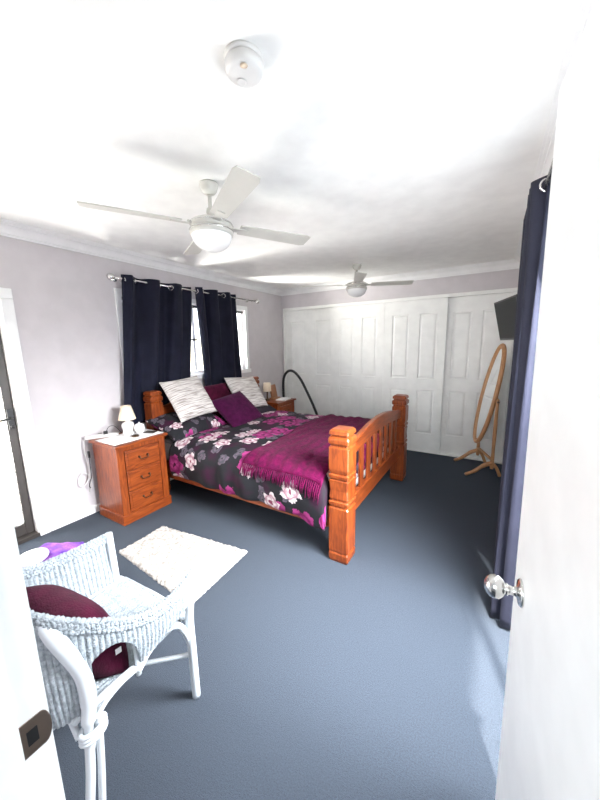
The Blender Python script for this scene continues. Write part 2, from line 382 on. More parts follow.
# ------------------------------------------------------------ built-in wardrobe
wr = thing('built_in_wardrobe', (1.65, YB, 0), 'white built-in wardrobe with panelled sliding doors across the far wall', 'wardrobe')
bm = nb()
box(bm, .03, .052, YB-.012, YB+.09, 0, 2.105, bev=.003); box(bm, .03, XR-.001, YB-.012, YB+.09, 2.062, 2.105, bev=.003)
box(bm, XR-.03, XR-.001, YB-.012, YB+.09, 0, 2.062, bev=.003); box(bm, .052, XR-.03, YB-.012, YB+.09, .001, .022, bev=.003)
obj('frame', bm, 'ward', wr)
def slider(x0, x1, yf):
    bm = nb(); w = x1-x0; z0, z1 = .024, 2.060; th = .03
    cols = ((x0+.108, x0+.108+.225*w/.8), (x1-.108-.225*w/.8, x1-.108)); rows = ((.27, .875), (1.03, 1.885))
    xs = sorted([x0, x1]+[c for q in cols for c in q]); zs = sorted([z0, z1]+[c for q in rows for c in q])
    t = bmesh.new()
    V = {(i, j): t.verts.new((x, yf, z)) for i, x in enumerate(xs) for j, z in enumerate(zs)}
    pan = []
    for i in range(len(xs)-1):
        for j in range(len(zs)-1):
            f = t.faces.new((V[i, j], V[i+1, j], V[i+1, j+1], V[i, j+1]))
            if i % 2 == 1 and j % 2 == 1: pan.append(f)
    bmesh.ops.recalc_face_normals(t, faces=t.faces)
    for f in t.faces:
        if f.normal.y > 0: f.normal_flip()
    for dth, dep in ((.012, .009), (.016, 0), (.02, -.007)):
        r = bmesh.ops.inset_individual(t, faces=pan, thickness=dth, depth=0)
        for f in pan:
            for v in f.verts: v.co.y += dep
    bd = [e for e in t.edges if e.is_boundary]
    ex = bmesh.ops.extrude_edge_only(t, edges=bd)
    for v in [g for g in ex['geom'] if isinstance(g, bmesh.types.BMVert)]: v.co.y += th
    merge(bm, t)
    obj('sliding_door', bm, 'ward', wr)
slider(.053, .99, YB+.038); slider(.945, 1.735, YB-.002); slider(1.737, 2.535, YB-.002); slider(2.49, 3.248, YB+.038)

# ------------------------------------------------------------ curtains
def curtain(name, x, ya, yb, ztop, zbot, amp, folds, label, group, m, sway=0, ringpos=None, flare=1.0, seed=0):
    c = thing(name, (x, (ya+yb)/2, zbot), label, 'curtain', group)
    rd = random.Random(seed); ph = [rd.uniform(-.5, .5) for _ in range(20)]
    def fn(u, v):
        z = ztop+(zbot-ztop)*v
        y = (ya+yb)/2+((ya+yb)/2*0+(u-.5)*(yb-ya))*(1+(flare-1)*v)+sway*v
        a = u*folds*2*pi
        k = int(u*folds)
        w = -.022*v*(1 if x < 1 else 0)+amp*(1-(.45 if x < 1 else .25)*v)*sin(a+.5*v*ph[k % 20])+amp*.18*sin(a*2.3+3*v+seed)
        if v < .04: w = amp*sin(a)
        return Vector((x+w, y+.012*sin(a*1.7+2.2*v), z))
    bm = nb(); grid(bm, fn, folds*16, 40); obj('fabric', bm, m, c, solid=.004)
    rings = folds*2
    for k in range(rings):
        u = (k+.5)/rings; p = fn((k)/rings+.0 if k else .01, .02)
        y = (ya+yb)/2+(u-.5)*(yb-ya)
        bm = nb(); sgn = 1 if cos(2*pi*folds*(k/rings)) > 0 else -1
        yk = ya+(yb-ya)*(k+ .0)/rings + (yb-ya)*.25/rings*2
        uu = (k+.5)/rings
        yy = ya+(yb-ya)*k/rings
        if k == 0: yy += .012
        pts = [Vector((x+.024*cos(a), yy+.004*sgn*cos(a)*3, ztop-.045+.024*sin(a))) for a in [2*pi*q/16 for q in range(16)]]
        # eyelets face along the fold flank
        tube(bm, pts, .0045, 6, closed=True); obj('eyelet_ring', bm, 'chrome', c)
    return c
CUR = 'navy curtains at the bed window'
curtain('curtain', .095, 1.75, 2.54, 2.17, .75, .055, 3, 'navy eyelet curtain on the left of the bed window, above the headboard post', CUR, 'curtain', seed=2, sway=-.125)
curtain('curtain', .095, 2.60, 3.27, 2.18, .75, .052, 3, 'navy eyelet curtain on the right of the bed window, behind the pillows', CUR, 'curtain', seed=5, sway=.06)
cr = thing('curtain_rod', (.095, 2.7, 2.135), 'thin metal curtain rod with ball finials above the bed window', 'curtain rod')
bm = nb(); tube(bm, [(.095, 1.68, 2.135), (.095, 3.70, 2.135)], .009, 12); obj('rod', bm, 'chrome', cr)
for y in (1.655, 3.725):
    bm = nb(); lathe(bm, [(0, -.032)]+[(.032*sin(a), -.032*cos(a)) for a in [pi*k/10 for k in range(1, 10)]]+[(0, .032)], c=(.095, y, 2.135), n=18); obj('finial', bm, 'chrome', cr)
for y in (1.74, 3.60):
    bm = nb(); tube(bm, [(.0, y, 2.135), (.095, y, 2.135)], .006, 8); lathe(bm, [(0, 0), (.02, 0), (.02, .006), (0, .006)], mtx=Matrix.Translation((0.0, y, 2.135))@Matrix.Rotation(pi/2, 4, 'Y')); box(bm, .08, .11, y-.006, y+.006, 2.12, 2.127); obj('bracket', bm, 'chrome', cr)

# tall curtain and rod on the right wall
curtain('curtain', 3.205, 1.76, 2.00, 2.185, .012, .052, 3, 'long slate blue curtain hanging to the floor beside the open door', None, 'curtainr', seed=9)
cr = thing('curtain_rod', (3.195, 1.3, 2.19), 'metal curtain rod on the right wall above the long slate curtain', 'curtain rod')
bm = nb(); tube(bm, [(3.205, .70, 2.14), (3.205, 1.985, 2.14)], .010, 12); obj('rod', bm, 'chrome', cr)
for y in (.9, 1.955):
    bm = nb(); tube(bm, [(3.205, y, 2.14), (XR, y, 2.14)], .006, 8); obj('bracket', bm, 'chrome', cr)

# ------------------------------------------------------------ bed
bed = thing('bed', (1.18, 2.66, 0), 'reddish pine bed with chunky turned square posts and slatted footboard', 'bed')
def post(cx, cy, w, segs):
    """square post with grooves: segs = list of (z, half-width factor)"""
    bm = nb(); R = []
    for z, f in segs:
        h_ = w/2*f; c = h_*.22 if f < 1.01 else h_*.16
        P = [(-h_+c, -h_), (h_-c, -h_), (h_, -h_+c), (h_, h_-c), (h_-c, h_), (-h_+c, h_), (-h_, h_-c), (-h_, -h_+c)]
        c = h_*.10
        P = [(-h_+c, -h_), (h_-c, -h_), (h_, -h_+c), (h_, h_-c), (h_-c, h_), (-h_+c, h_), (-h_, h_-c), (-h_, -h_+c)]
        R.append([bm.verts.new((cx+a, cy+b_, z)) for a, b_ in P])
    for A, Bv in zip(R, R[1:]):
        for k in range(8): bm.faces.new((A[k], A[(k+1) % 8], Bv[(k+1) % 8], Bv[k]))
    bm.faces.new(R[0][::-1]); bm.faces.new(R[-1]); return bm
def groove(z, g=.012, d=.86): return [(z-g, 1), (z-g*.5, d), (z+g*.5, d), (z+g, 1)]
def post_profile(H_):
    s = [(0, .90), (.02, 1.0), (.06, 1.02), (.068, .98), (.075, .94), (.085, 1.0)]
    s += [(.40, 1), (.41, .90), (.418, .90), (.428, 1.0), (.448, 1.02), (.456, .90), (.464, .90)]
    s += [(.475, .96), (.53, .90), (.575, .94), (.60, .97), (.606, .88), (.614, .88), (.622, 1.0), (.640, 1.02), (.648, .90), (.656, .90), (.664, .96)]
    s += [(.68, 1), (H_-.125, 1), (H_-.115, .86), (H_-.105, .86), (H_-.095, 1.02), (H_-.07, 1.04), (H_-.055, .98), (H_-.05, .82), (H_-.042, .82), (H_-.034, .98), (H_-.012, .94), (H_, .74)]
    return s
PW = .145
FX0 = 2.173; fx = FX0+PW/2; ny = 1.808+PW/2; fy = 3.365+PW/2
for (px, py, hh) in ((fx, ny, .955), (fx, fy, .955), (.168, ny+.02, 1.075), (.168, fy+.03, 1.075)):
    obj('post', post(px, py, PW if px > 1 else .13, post_profile(hh)), 'woodz', bed)
# footboard: arched top rail, lower rail, slats
def arch_rail(bm, x0, x1, ya, yb, zb, zt, rise, n=28, zb_rise=None):
    zr = rise if zb_rise is None else zb_rise
    def top(t): return zt+rise*sin(pi*t)**1.15
    def bot(t): return zb+zr*sin(pi*t)**1.15
    V = []
    for i in range(n+1):
        t = i/n; y = ya+(yb-ya)*t
        V.append([bm.verts.new((x, y, z)) for x, z in ((x0, bot(t)), (x1, bot(t)), (x1, top(t)-.006), (x1-.006, top(t)), (x0+.006, top(t)), (x0, top(t)-.006))])
    for A, Bv in zip(V, V[1:]):
        for k in range(6): bm.faces.new((A[k], A[(k+1) % 6], Bv[(k+1) % 6], Bv[k]))
    bm.faces.new(V[0]); bm.faces.new(V[-1][::-1]); bmesh.ops.recalc_face_normals(bm, faces=bm.faces)
fa, fb = 1.95, 3.368
bm = nb(); arch_rail(bm, 2.225, 2.267, fa, fb, .715, .80, .085, zb_rise=.05); obj('footboard_top_rail', bm, 'woody', bed)
obj('footboard_lower_rail', B(2.225, 2.267, fa, fb, .27, .40, bev=.005), 'woody', bed)
for k in range(8):
    y = fa+(fb-fa)*(k+.75)/8.5
    t = (y-fa)/(fb-fa)
    obj('slat', B(2.236, 2.256, y-.035, y+.035, .398, .72+.05*sin(pi*t)**1.15, bev=.003), 'woodz', bed)
bm = nb(); arch_rail(bm, .150, .190, 1.965, 3.40, .76, .90, .11); obj('headboard_top_rail', bm, 'woody', bed)
obj('headboard_lower_rail', B(.150, .190, 1.965, 3.40, .27, .42, bev=.005), 'woody', bed)
for k in range(8):
    y = 1.965+1.435*(k+.75)/8.5
    obj('slat', B(.160, .180, y-.035, y+.035, .41, .79, bev=.003), 'woodz', bed)
for y in (1.842, 3.478): obj('side_rail', B(.225, 2.18, y-.014, y+.014, .235, .40, bev=.004), 'woodx', bed)
obj('base_slats', (lambda bm: ([box(bm, .25+.19*k, .33+.19*k, 1.856, 3.464, .27, .29) for k in range(10)], bm)[-1])(nb()), 'woody', bed)
tag(obj('mattress', B(.195, 2.150, 1.870, 3.455, .292, .575, bev=.04), 'mattress'), 'white mattress on the pine bed, almost hidden under the floral duvet', 'mattress')

# duvet over the mattress: profile across the bed (y,z), extruded along x
PROF = smooth_path([(0, 1.800, .285), (0, 1.785, .36), (0, 1.780, .45), (0, 1.800, .545), (0, 1.865, .612), (0, 1.98, .640), (0, 2.30, .652), (0, 2.66, .656), (0, 3.02, .652), (0, 3.34, .640), (0, 3.46, .612), (0, 3.525, .545), (0, 3.545, .45), (0, 3.54, .36), (0, 3.53, .285)], 10)
cum = [0]
for a, b_ in zip(PROF, PROF[1:]): cum.append(cum[-1]+(b_-a).length)
LT = cum[-1]
def prof_at(s):
    s = min(max(s, 0), LT)
    lo, hi = 0, len(cum)-1
    while hi-lo > 1:
        m_ = (lo+hi)//2
        if cum[m_] <= s: lo = m_
        else: hi = m_
    t = (s-cum[lo])/(cum[hi]-cum[lo]); p = PROF[lo].lerp(PROF[hi], t); d = (PROF[hi]-PROF[lo]).normalized()
    return p, Vector((0, -d.z, d.y))
def duvet_pt(x, s, off=0.0):
    p, n_ = prof_at(s)
    side = 1-min(1, max(0, (p.z-.45)/.17))
    nz = noise.noise(Vector((x*3.1, s*3.1, 1.3)))*.014+noise.noise(Vector((x*9, s*4, 5.1)))*.006
    nz += side*.012*sin(x*17+3*sin(x*5))
    q = Vector((x, p.y, p.z))+n_*(nz+off)
    # foot end: rolls down over the mattress end
    if x > 2.06:
        d = x-2.06; a = min(d/.09, pi/2); q.x = 2.06+.09*sin(a); q.z -= .09*(1-cos(a))+max(0, d-.1414)
        q.z = max(q.z, .285)
    # foot corner hangs lower beside the post
    if side > 0 and 1.95 < x and p.y < 2.4:
        q.z -= side*.05*min(1, (x-1.95)/.10)
    return q
DX0, DX1 = .50, 2.38
bm = nb(); grid(bm, lambda u, v: duvet_pt(DX0+(DX1-DX0)*u, LT*v), 110, 150, uvf=lambda u, v: (DX0+(DX1-DX0)*u, LT*v))
dv_ = obj('duvet', bm, 'floral', solid=.016); tag(dv_, 'black duvet with white and magenta flowers spread over the pine bed', 'duvet')
# bottom sheet / mattress valance seen by the pillows
# throw across the foot
s_near = next(c for c, p in zip(cum, PROF) if p.z > .565); s_far = LT-s_near-.05
th = thing('throw_blanket', (1.78, 2.6, .65), 'magenta fringed throw blanket laid across the foot of the floral duvet', 'blanket')
def throw_pt(u, v, o=.020):
    x0 = 1.42+.03*sin(v*7); x1 = 2.14
    x = x0+(x1-x0)*u
    s_ = s_near+(s_far-s_near)*v
    q = duvet_pt(x, s_, o+.007*noise.noise(Vector((x*14, s_*3, 0)))+.004*sin(x*55+4*sin(s_*3)))
    return q
bm = nb(); grid(bm, lambda u, v: throw_pt(u, v), 70, 90); obj('cloth', bm, 'throw', th, solid=.006)
bm = nb()
for k in range(44):
    u = (k+.5)/44; p = throw_pt(u, 0); rd = random.uniform(-.010, .010)
    L_ = .085+random.uniform(-.015, .01)
    q1 = duvet_pt(p.x+rd*.5, s_near-L_*.5, .022); q2 = duvet_pt(p.x+rd, s_near-L_, .020)
    tube(bm, [p, q1, q2], [.0045, .0055, .0035], 5)
obj('fringe', bm, 'throw', th)

# cushions and pillows
def cushion_mesh(w, h, t, n=22, pinch=.06, wr=.006, seed=0, ribs=0):
    bm = nb(); uvl = bm.loops.layers.uv.verify()
    def pt(a, b_, sg):
        ed = (1-abs(a)**3.2)*(1-abs(b_)**3.2); th_ = t/2*max(0, ed)**.55
        ox = 1-pinch*(1-b_*b_)*abs(a)**2; oy = 1-pinch*(1-a*a)*abs(b_)**2
        nz = wr*noise.noise(Vector((a*2.2+seed, b_*2.2, sg*3)))*min(1, ed*2)
        if ribs: nz += .0035*sin(b_*ribs*pi)*min(1, ed*3)
        return Vector((a*w/2*ox, b_*h/2*oy, sg*(th_+nz)))
    S = []
    for sg in (1, -1):
        V = [[None]*(n+1) for _ in range(n+1)]
        for i in range(n+1):
            for j in range(n+1):
                if sg < 0 and (i in (0, n) or j in (0, n)): V[i][j] = S[0][i][j]; continue
                a = sin((i/n-.5)*pi); b_ = sin((j/n-.5)*pi) if not ribs else 2*j/n-1
                V[i][j] = bm.verts.new(pt(a, b_, sg if not (i in (0, n) or j in (0, n)) else 0))
        for i in range(n):
            for j in range(n):
                q = (V[i][j], V[i+1][j], V[i+1][j+1], V[i][j+1])
                f = bm.faces.new(q if sg > 0 else q[::-1]); f.smooth = True
                for l in f.loops: l[uvl].uv = (l.vert.co.x+seed, l.vert.co.y+sg*.7)
        S.append(V)
    return bm
def put_cushion(name, center, wdir, hdir, w, h, t, m, label, cat='cushion', group=None, seed=0, ribs=0, n=22, pinch=.06):
    X = Vector(wdir).normalized(); Y = Vector(hdir); Y = (Y-X*Y.dot(X)).normalized(); Z = X.cross(Y); c = Vector(center)
    Mx = Matrix(((X.x, Y.x, Z.x, c.x), (X.y, Y.y, Z.y, c.y), (X.z, Y.z, Z.z, c.z), (0, 0, 0, 1)))
    bm = cushion_mesh(w, h, t, n=n, seed=seed, ribs=ribs, pinch=pinch)
    bmesh.ops.transform(bm, matrix=Mx, verts=bm.verts)
    return tag(obj(name, bm, m), label, cat, group)
# sleeping pillows
put_cushion('pillow', (.385, 2.14, .725), (0, 1, 0.02), (-.72, 0, .24), .70, .46, .17, 'floral2', 'floral pillow lying under the leftmost striped cream cushion', 'pillow', seed=1)
put_cushion('pillow', (.40, 3.05, .715), (0, 1, 0), (-.72, 0, .22), .70, .46, .15, 'darkcase', 'black pillow lying under the right striped cream cushion', 'pillow', seed=2)
put_cushion('pillow', (.270, 2.62, .86), (0, 1, 0), (-.16, 0, .9), .60, .42, .12, 'maroon', 'dark maroon pillow upright against the headboard between two striped cushions', 'pillow', seed=3)
put_cushion('cushion', (.395, 2.165, .985), (0.02, 1, .06), (-.30, -.10, .42), .47, .47, .14, 'cream', 'cream striped cushion leaning on the floral pillow nearest the three-drawer nightstand', seed=4, ribs=26, n=60, group=None)
put_cushion('cushion', (.425, 3.03, .925), (0.08, 1, -.05), (-.30, -.10, .40), .50, .47, .14, 'cream', 'cream striped cushion on the far side of the bed near the small nightstand', seed=6, ribs=26, n=60)
put_cushion('cushion', (.63, 2.62, .80), (.0, 1, .10), (-.34, 0.0, .30), .50, .44, .15, 'plum', 'plum velvet cushion lying in front of the cream cushions in mid bed', seed=8)

# ------------------------------------------------------------ nightstands
def nightstand(x0, x1, y0, y1, hh, label, drawers=3):
    g = 'pine bedside cabinets'
    t = thing('nightstand', ((x0+x1)/2, (y0+y1)/2, 0), label, 'nightstand', g)
    bm = nb()
    box(bm, x0, x1-.012, y0+.012, y1-.012, .07, hh-.025, bev=.003)
    for ya in (y0+.008, y1-.068): box(bm, x1-.016, x1, ya, ya+.06, .07, hh-.025, bev=.003)
    box(bm, x1-.016, x1-.002, y0+.05, y1-.05, hh-.06, hh-.025, bev=.002)
    obj('body', bm, 'woodz', t)
    bm = nb(); box(bm, x0-.005, x1+.012, y0-.002, y1+.002, 0, .085, bev=.006); obj('plinth', bm, 'woody', t)
    bm = nb(); box(bm, x0-.01, x1+.028, y0-.014, y1+.014, hh-.025, hh, bev=.007); obj('top', bm, 'woody', t)
    n = drawers; za, zb = .095, hh-.065; dh = (zb-za)/n
    for k in range(n):
        z0 = za+dh*k+.005; z1 = za+dh*(k+1)-.005
        bm = nb(); box(bm, x1-.03, x1+.004, y0+.075, y1-.075, z0, z1, bev=.005); box(bm, x1, x1+.008, y0+.095, y1-.095, z0+.018, z1-.018, bev=.003)
        d = obj('drawer', bm, 'woody', t)
        ym, zm = (y0+y1)/2, (z0+z1)/2+.008
        bm = nb()
        for s_ in (-1, 1): lathe(bm, [(0, 0), (.011, 0), (.009, .004), (.004, .006), (.004, .012), (0, .013)], mtx=Matrix.Translation((x1+.008, ym+s_*.038, zm))@Matrix.Rotation(pi/2, 4, 'Y'), n=12)
        tube(bm, smooth_path([(x1+.019, ym-.038, zm), (x1+.024, ym-.036, zm-.014), (x1+.026, ym-.018, zm-.021), (x1+.026, ym, zm-.017), (x1+.026, ym+.018, zm-.021), (x1+.024, ym+.036, zm-.014), (x1+.019, ym+.038, zm)], 5), .0036, 7)
        obj('handle', bm, 'brass', d)
    return t
nightstand(.085, .470, 1.318, 1.785, .712, 'reddish pine three-drawer nightstand with white cloth, standing beside the near side of the bed')
nightstand(.06, .44, 3.66, 4.13, .68, 'small dark pine nightstand in the corner by the wardrobe')

# runner cloth and objects on the near nightstand
bm = nb(); 
def cl(u, v):
    x = .165+u*.305; y = 1.32+v*.46
    return Vector((x, y, .7165+.0012*sin(u*22)+.001*sin(v*17)))
grid(bm, cl, 20, 24); tag(obj('table_cloth', bm, 'cloth', solid=.003), 'white cloth runner covering the top of the near nightstand', 'cloth')
lamp = thing('table_lamp', (.208, 1.595, .719), 'small cream shaded table lamp with white china base on the near nightstand', 'lamp')
bm = nb(); lathe(bm, [(0, 0), (.05, 0), (.052, .01), (.04, .02), (.045, .04), (.055, .07), (.048, .10), (.02, .118), (.012, .125), (.012, .15), (0, .15)], c=(.208, 1.595, .719)); obj('base', bm, 'china', lamp)
bm = nb(); lathe(bm, [(.074, .135), (.068, .16), (.046, .245), (.040, .262), (.037, .262), (.043, .245), (.065, .16), (.071, .135), (.074, .135)], c=(.208, 1.595, .719)); obj('lamp_shade', bm, 'shade', lamp)
def pot(name, x, y, r, hh, label, m='china'):
    bm = nb(); lathe(bm, [(0, 0), (r*.7, 0), (r, hh*.35), (r*1.02, hh*.6), (r*.85, hh*.85), (r*.8, hh*.86), (r*.5, hh*.95), (r*.15, hh), (r*.15, hh*1.08), (0, hh*1.1)], c=(x, y, .719)); return tag(obj(name, bm, m), label, 'jar')
pot('lidded_jar', .29, 1.655, .045, .095, 'white lidded china jar right of the small lamp')
pot('lidded_jar', .30, 1.535, .036, .075, 'smaller white lidded jar in front of the small lamp')
bm = nb(); lathe(bm, [(0, 0), (.03, 0), (.034, .010), (.02, .018), (0, .02)], c=(.37, 1.56, .719)); tag(obj('trinket_dish', bm, 'brass'), 'small dark trinket on the white cloth before the lamp', 'trinket')
Mg = Matrix.Translation((.36, 1.715, .719))@Matrix.Rotation(.4, 4, 'Z')
bm = nb(); box(bm, -.05, .05, -.035, .035, 0, .008, bev=.003, mtx=Mg)
tag(obj('notebook', bm, 'frame'), 'small dark grey booklet on the nightstand edge nearest the bed', 'booklet')
# power board with plug, cords
pb = thing('power_board', (.09, 1.37, .714), 'white power board at the back corner of the near nightstand', 'power board')
Mp = Matrix.Translation((.10, 1.415, .7125))@Matrix.Rotation(radians(62), 4, 'Z')
bm = nb(); box(bm, -.13, .13, -.028, .028, 0, .028, bev=.008, mtx=Mp); obj('housing', bm, 'white', pb)
bm = nb(); box(bm, .01, .045, -.015, .015, .027, .055, bev=.005, mtx=Mp); obj('plug', bm, 'black', pb)
bm = nb(); tube(bm, smooth_path([(.115, 1.445, .762), (.12, 1.47, .80), (.13, 1.51, .80), (.14, 1.54, .76), (.15, 1.56, .729), (.16, 1.59, .726)], 6), .003, 6); obj('plug_cord', bm, 'black', pb)
bm = nb(); tube(bm, smooth_path([(.055, 1.31, .725), (.045, 1.285, .70), (.04, 1.285, .55), (.04, 1.30, .42), (.045, 1.27, .33), (.04, 1.22, .30), (.035, 1.21, .36), (.035, 1.24, .42), (.04, 1.29, .38), (.03, 1.30, .28), (.012, 1.29, .22)], 6), .0035, 6)
obj('power_cord', bm, 'white', pb)
bm = nb(); tube(bm, smooth_path([(.07, 1.30, .60), (.068, 1.298, .50), (.07, 1.295, .38), (.065, 1.285, .34), (.07, 1.27, .30), (.06, 1.28, .27)], 6), .004, 6); box(bm, .058, .078, 1.292, 1.306, .55, .61, bev=.003)
tag(obj('charger_cord', bm, 'black'), 'black charger cord hanging down the left side of the near nightstand', 'cord')

# objects on the far nightstand
lm = thing('table_lamp', (.16, 3.80, .68), 'tiny tan shaded lamp on the far corner nightstand', 'lamp')
bm = nb(); lathe(bm, [(0, 0), (.04, 0), (.035, .015), (.012, .03), (.012, .16), (0, .16)], c=(.16, 3.80, .68)); obj('base', bm, 'brass', lm)
bm = nb(); lathe(bm, [(.062, .14), (.055, .27), (.05, .27), (.058, .14), (.062, .14)], c=(.16, 3.80, .68)); obj('lamp_shade', bm, 'shade', lm)
Mg = Matrix.Translation((.17, 3.98, .68))@Matrix.Rotation(.2, 4, 'Z')
bm = nb(); box(bm, -.05, .05, -.09, .09, 0, .02, bev=.003, mtx=Mg); box(bm, -.02, .015, -.09, .09, .018, .22, bev=.01, mtx=Mg@Matrix.Rotation(-.18, 4, 'Y')); 
tag(obj('photo_frame', bm, 'box'), 'tan brown standing frame beside the tiny lamp in the corner', 'frame')
Mg = Matrix.Translation((.34, 3.97, .68))@Matrix.Rotation(.15, 4, 'Z')
bm = nb(); box(bm, -.08, .08, -.11, .11, 0, .008, mtx=Mg); box(bm, -.075, .078, -.105, .108, .009, .016, mtx=Mg)
tag(obj('magazine', bm, 'cloth'), 'white papers lying on the far corner nightstand', 'paper')

# black hose arching from the corner down behind the bed
bm = nb(); P = smooth_path([(.12, 4.30, .02), (.14, 4.29, .40), (.135, 4.27, .75), (.16, 4.26, .98), (.25, 4.25, 1.09), (.36, 4.25, 1.09), (.48, 4.25, .98), (.60, 4.25, .78), (.72, 4.25, .55), (.80, 4.25, .36), (.83, 4.24, .22), (.80, 4.2, .08), (.70, 4.15, .025)], 14)
tube(bm, P, [.019+.0028*(i % 2) for i in range(len(P))], 12)
tag(obj('vacuum_hose', bm, 'black'), 'black corrugated hose arching up in front of the wardrobe corner', 'hose')

# ------------------------------------------------------------ ceiling fans, smoke detector
def fan(cx, cy, a0, label, rodlen=.115):
    f = thing('ceiling_fan', (cx, cy, H), label, 'ceiling fan', 'white four-blade ceiling fans with globe lights')
    z = H-.095-rodlen+.03
    bm = nb(); lathe(bm, [(0, 0), (.050, 0), (.052, -.012), (.046, -.024), (.043, -.036), (.033, -.05), (.018, -.058), (0, -.058)], c=(cx, cy, H)); obj('canopy', bm, 'fan', f)
    bm = nb(); tube(bm, [(cx, cy, H-.05), (cx, cy, z-.0)], .011, 12); lathe(bm, [(0, .055), (.02, .05), (.024, .03), (.018, .012), (.03, 0), (0, 0)], c=(cx, cy, z)); obj('down_rod', bm, 'fan', f)
    bm = nb(); lathe(bm, [(0, 0), (.05, -.002), (.105, -.018), (.118, -.030), (.118, -.036), (.112, -.040), (.112, -.062), (.120, -.066), (.122, -.076), (.122, -.088), (.108, -.094), (0, -.094)], c=(cx, cy, z)); obj('motor_housing', bm, 'fan', f)
    bm = nb(); lathe(bm, [(.1225, -.0655), (.1245, -.069), (.1225, -.0725)], c=(cx, cy, z)); lathe(bm, [(.1185, -.028), (.1205, -.032), (.1185, -.037)], c=(cx, cy, z)); obj('trim_ring', bm, 'chrome', f)
    g = [(.112*cos(a), -.092-.085*sin(a)) for a in [pi/2*k/9 for k in range(9)]]+[(0, -.177)]
    bm = nb(); lathe(bm, g, c=(cx, cy, z)); obj('light_globe', bm, 'opal', f)
    for k in range(4):
        a = a0+k*pi/2
        Mx = Matrix.Translation((cx, cy, z-.036))@Matrix.Rotation(a, 4, 'Z')@Matrix.Rotation(radians(-11), 4, 'X')
        t = bmesh.new()
        def w(u): return .046+.016*u-.012*max(0, u-.93)/.07
        def bl(u, v, zz): 
            x = .175+u*.455; return Vector((x, (v-.5)*2*w(u), zz))
        for zz in (.0035, -.0035): pass
        n = 14; R = []
        for i in range(n+1):
            u = i/n; x = .165+u*.465; h_ = w(u)
            R.append([t.verts.new((x, yy, zz)) for yy, zz in ((-h_, -.003), (h_, -.003), (h_, .003), (-h_, .003))])
        for A, Bv in zip(R, R[1:]):
            for q in range(4): t.faces.new((A[q], A[(q+1) % 4], Bv[(q+1) % 4], Bv[q]))
        t.faces.new(R[0]); t.faces.new(R[-1][::-1]); bmesh.ops.recalc_face_normals(t, faces=t.faces)
        bm = nb(); merge(bm, t, Mx); b1 = obj('blade', bm, 'fan', f)
        bm = nb(); box(bm, .09, .22, -.020, .020, -.008, -.0032, bev=.002, mtx=Mx); box(bm, .08, .13, -.012, .012, -.008, .010, bev=.002, mtx=Mx); obj('blade_arm', bm, 'fan', b1)
    return f
fan(1.635, 1.402, radians(60), 'larger-looking white ceiling fan with globe light, nearer the smoke detector')
fan(1.653, 3.62, radians(25), 'white ceiling fan with globe light farther back, just before the wardrobe')
sd = thing('smoke_detector', (2.319, .915, H), 'round white smoke detector on the ceiling', 'smoke detector')
bm = nb(); lathe(bm, [(0, 0), (.062, 0), (.064, -.006), (.060, -.012), (0, -.012)], c=(2.319, .915, H), n=40); obj('base_ring', bm, 'white', sd)
bm = nb(); lathe(bm, [(0, -.012), (.056, -.012), (.060, -.016), (.060, -.034), (.055, -.042), (.040, -.047), (0, -.049)], c=(2.319, .915, H), n=40); obj('cover', bm, 'white', sd)
bm = nb(); lathe(bm, [(.013, -.047), (.016, -.051), (.013, -.0525), (.008, -.051), (.0, -.051)], c=(2.297, .925, H), n=20); obj('test_button', bm, 'white', sd)
bm = nb(); lathe(bm, [(.0, -.046), (.012, -.0475), (.0, -.0485)], c=(2.342, .885, H), n=16); obj('sensor_vent', bm, 'shade', sd)

# ------------------------------------------------------------ rug
from functools import reduce
RC = [(.792, 1.095), (.776, 1.477), (1.623, 1.584), (1.655, 1.028)]
def rugp(u, v):
    a = Vector(RC[0]).lerp(Vector(RC[3]), u); b_ = Vector(RC[1]).lerp(Vector(RC[2]), u); p = a.lerp(b_, v)
    e = min(u, 1-u, v*.6, (1-v)*.6)
    z = .004+.020*min(1, e*30)**.5+.010*noise.noise(Vector((p.x*38, p.y*38, 0)))+.004*noise.noise(Vector((p.x*90, p.y*90, 3)))
    return Vector((p.x+.006*noise.noise(Vector((v*30, u*30, 1))), p.y+.006*noise.noise(Vector((v*30, u*30, 7))), max(.002, z)))
bm = nb(); V = grid(bm, rugp, 150, 90)
n1 = [v for v in V[0]]+[r[-1] for r in V[1:]]+[v for v in V[-1][::-1][1:]]+[r[0] for r in V[::-1][1:-1]]
lo = [bm.verts.new((v.co.x, v.co.y, .0005)) for v in n1]
for i in range(len(n1)): bm.faces.new((n1[i], n1[(i+1) % len(n1)], lo[(i+1) % len(n1)], lo[i]))
bmesh.ops.recalc_face_normals(bm, faces=bm.faces)
tag(obj('rug', bm, 'rug'), 'small shaggy cream rug on the blue grey carpet beside the bed', 'rug')

# ------------------------------------------------------------ TV on wall bracket
tv = thing('television', (3.12, 3.32, 1.5), 'small black television angled out from the right wall near the wardrobe', 'television')
a_ = Vector((3.035, 3.61, 0)); b_ = Vector((3.185, 3.07, 0)); tdv = (b_-a_); TL = tdv.length; tdv.normalize(); tn = Vector((tdv.y, -tdv.x, 0))
if tn.x > 0: tn = -tn
TM = Matrix(((tdv.x, tn.x, 0, a_.x), (tdv.y, tn.y, 0, a_.y), (0, 0, 1, 0), (0, 0, 0, 1)))
TM = TM@Matrix.Translation((0, 0, 1.865))@Matrix.Rotation(radians(-13), 4, 'X')@Matrix.Translation((0, 0, -1.865))
bm = nb(); box(bm, 0, TL, -.035, 0, 1.505, 1.865, bev=.005, mtx=TM); box(bm, .12, TL-.12, -.055, -.03, 1.56, 1.80, bev=.01, mtx=TM); obj('case', bm, 'black', tv)
bm = nb(); box(bm, .014, TL-.014, -.002, .001, 1.525, 1.851, mtx=TM); obj('screen', bm, 'screen', tv)
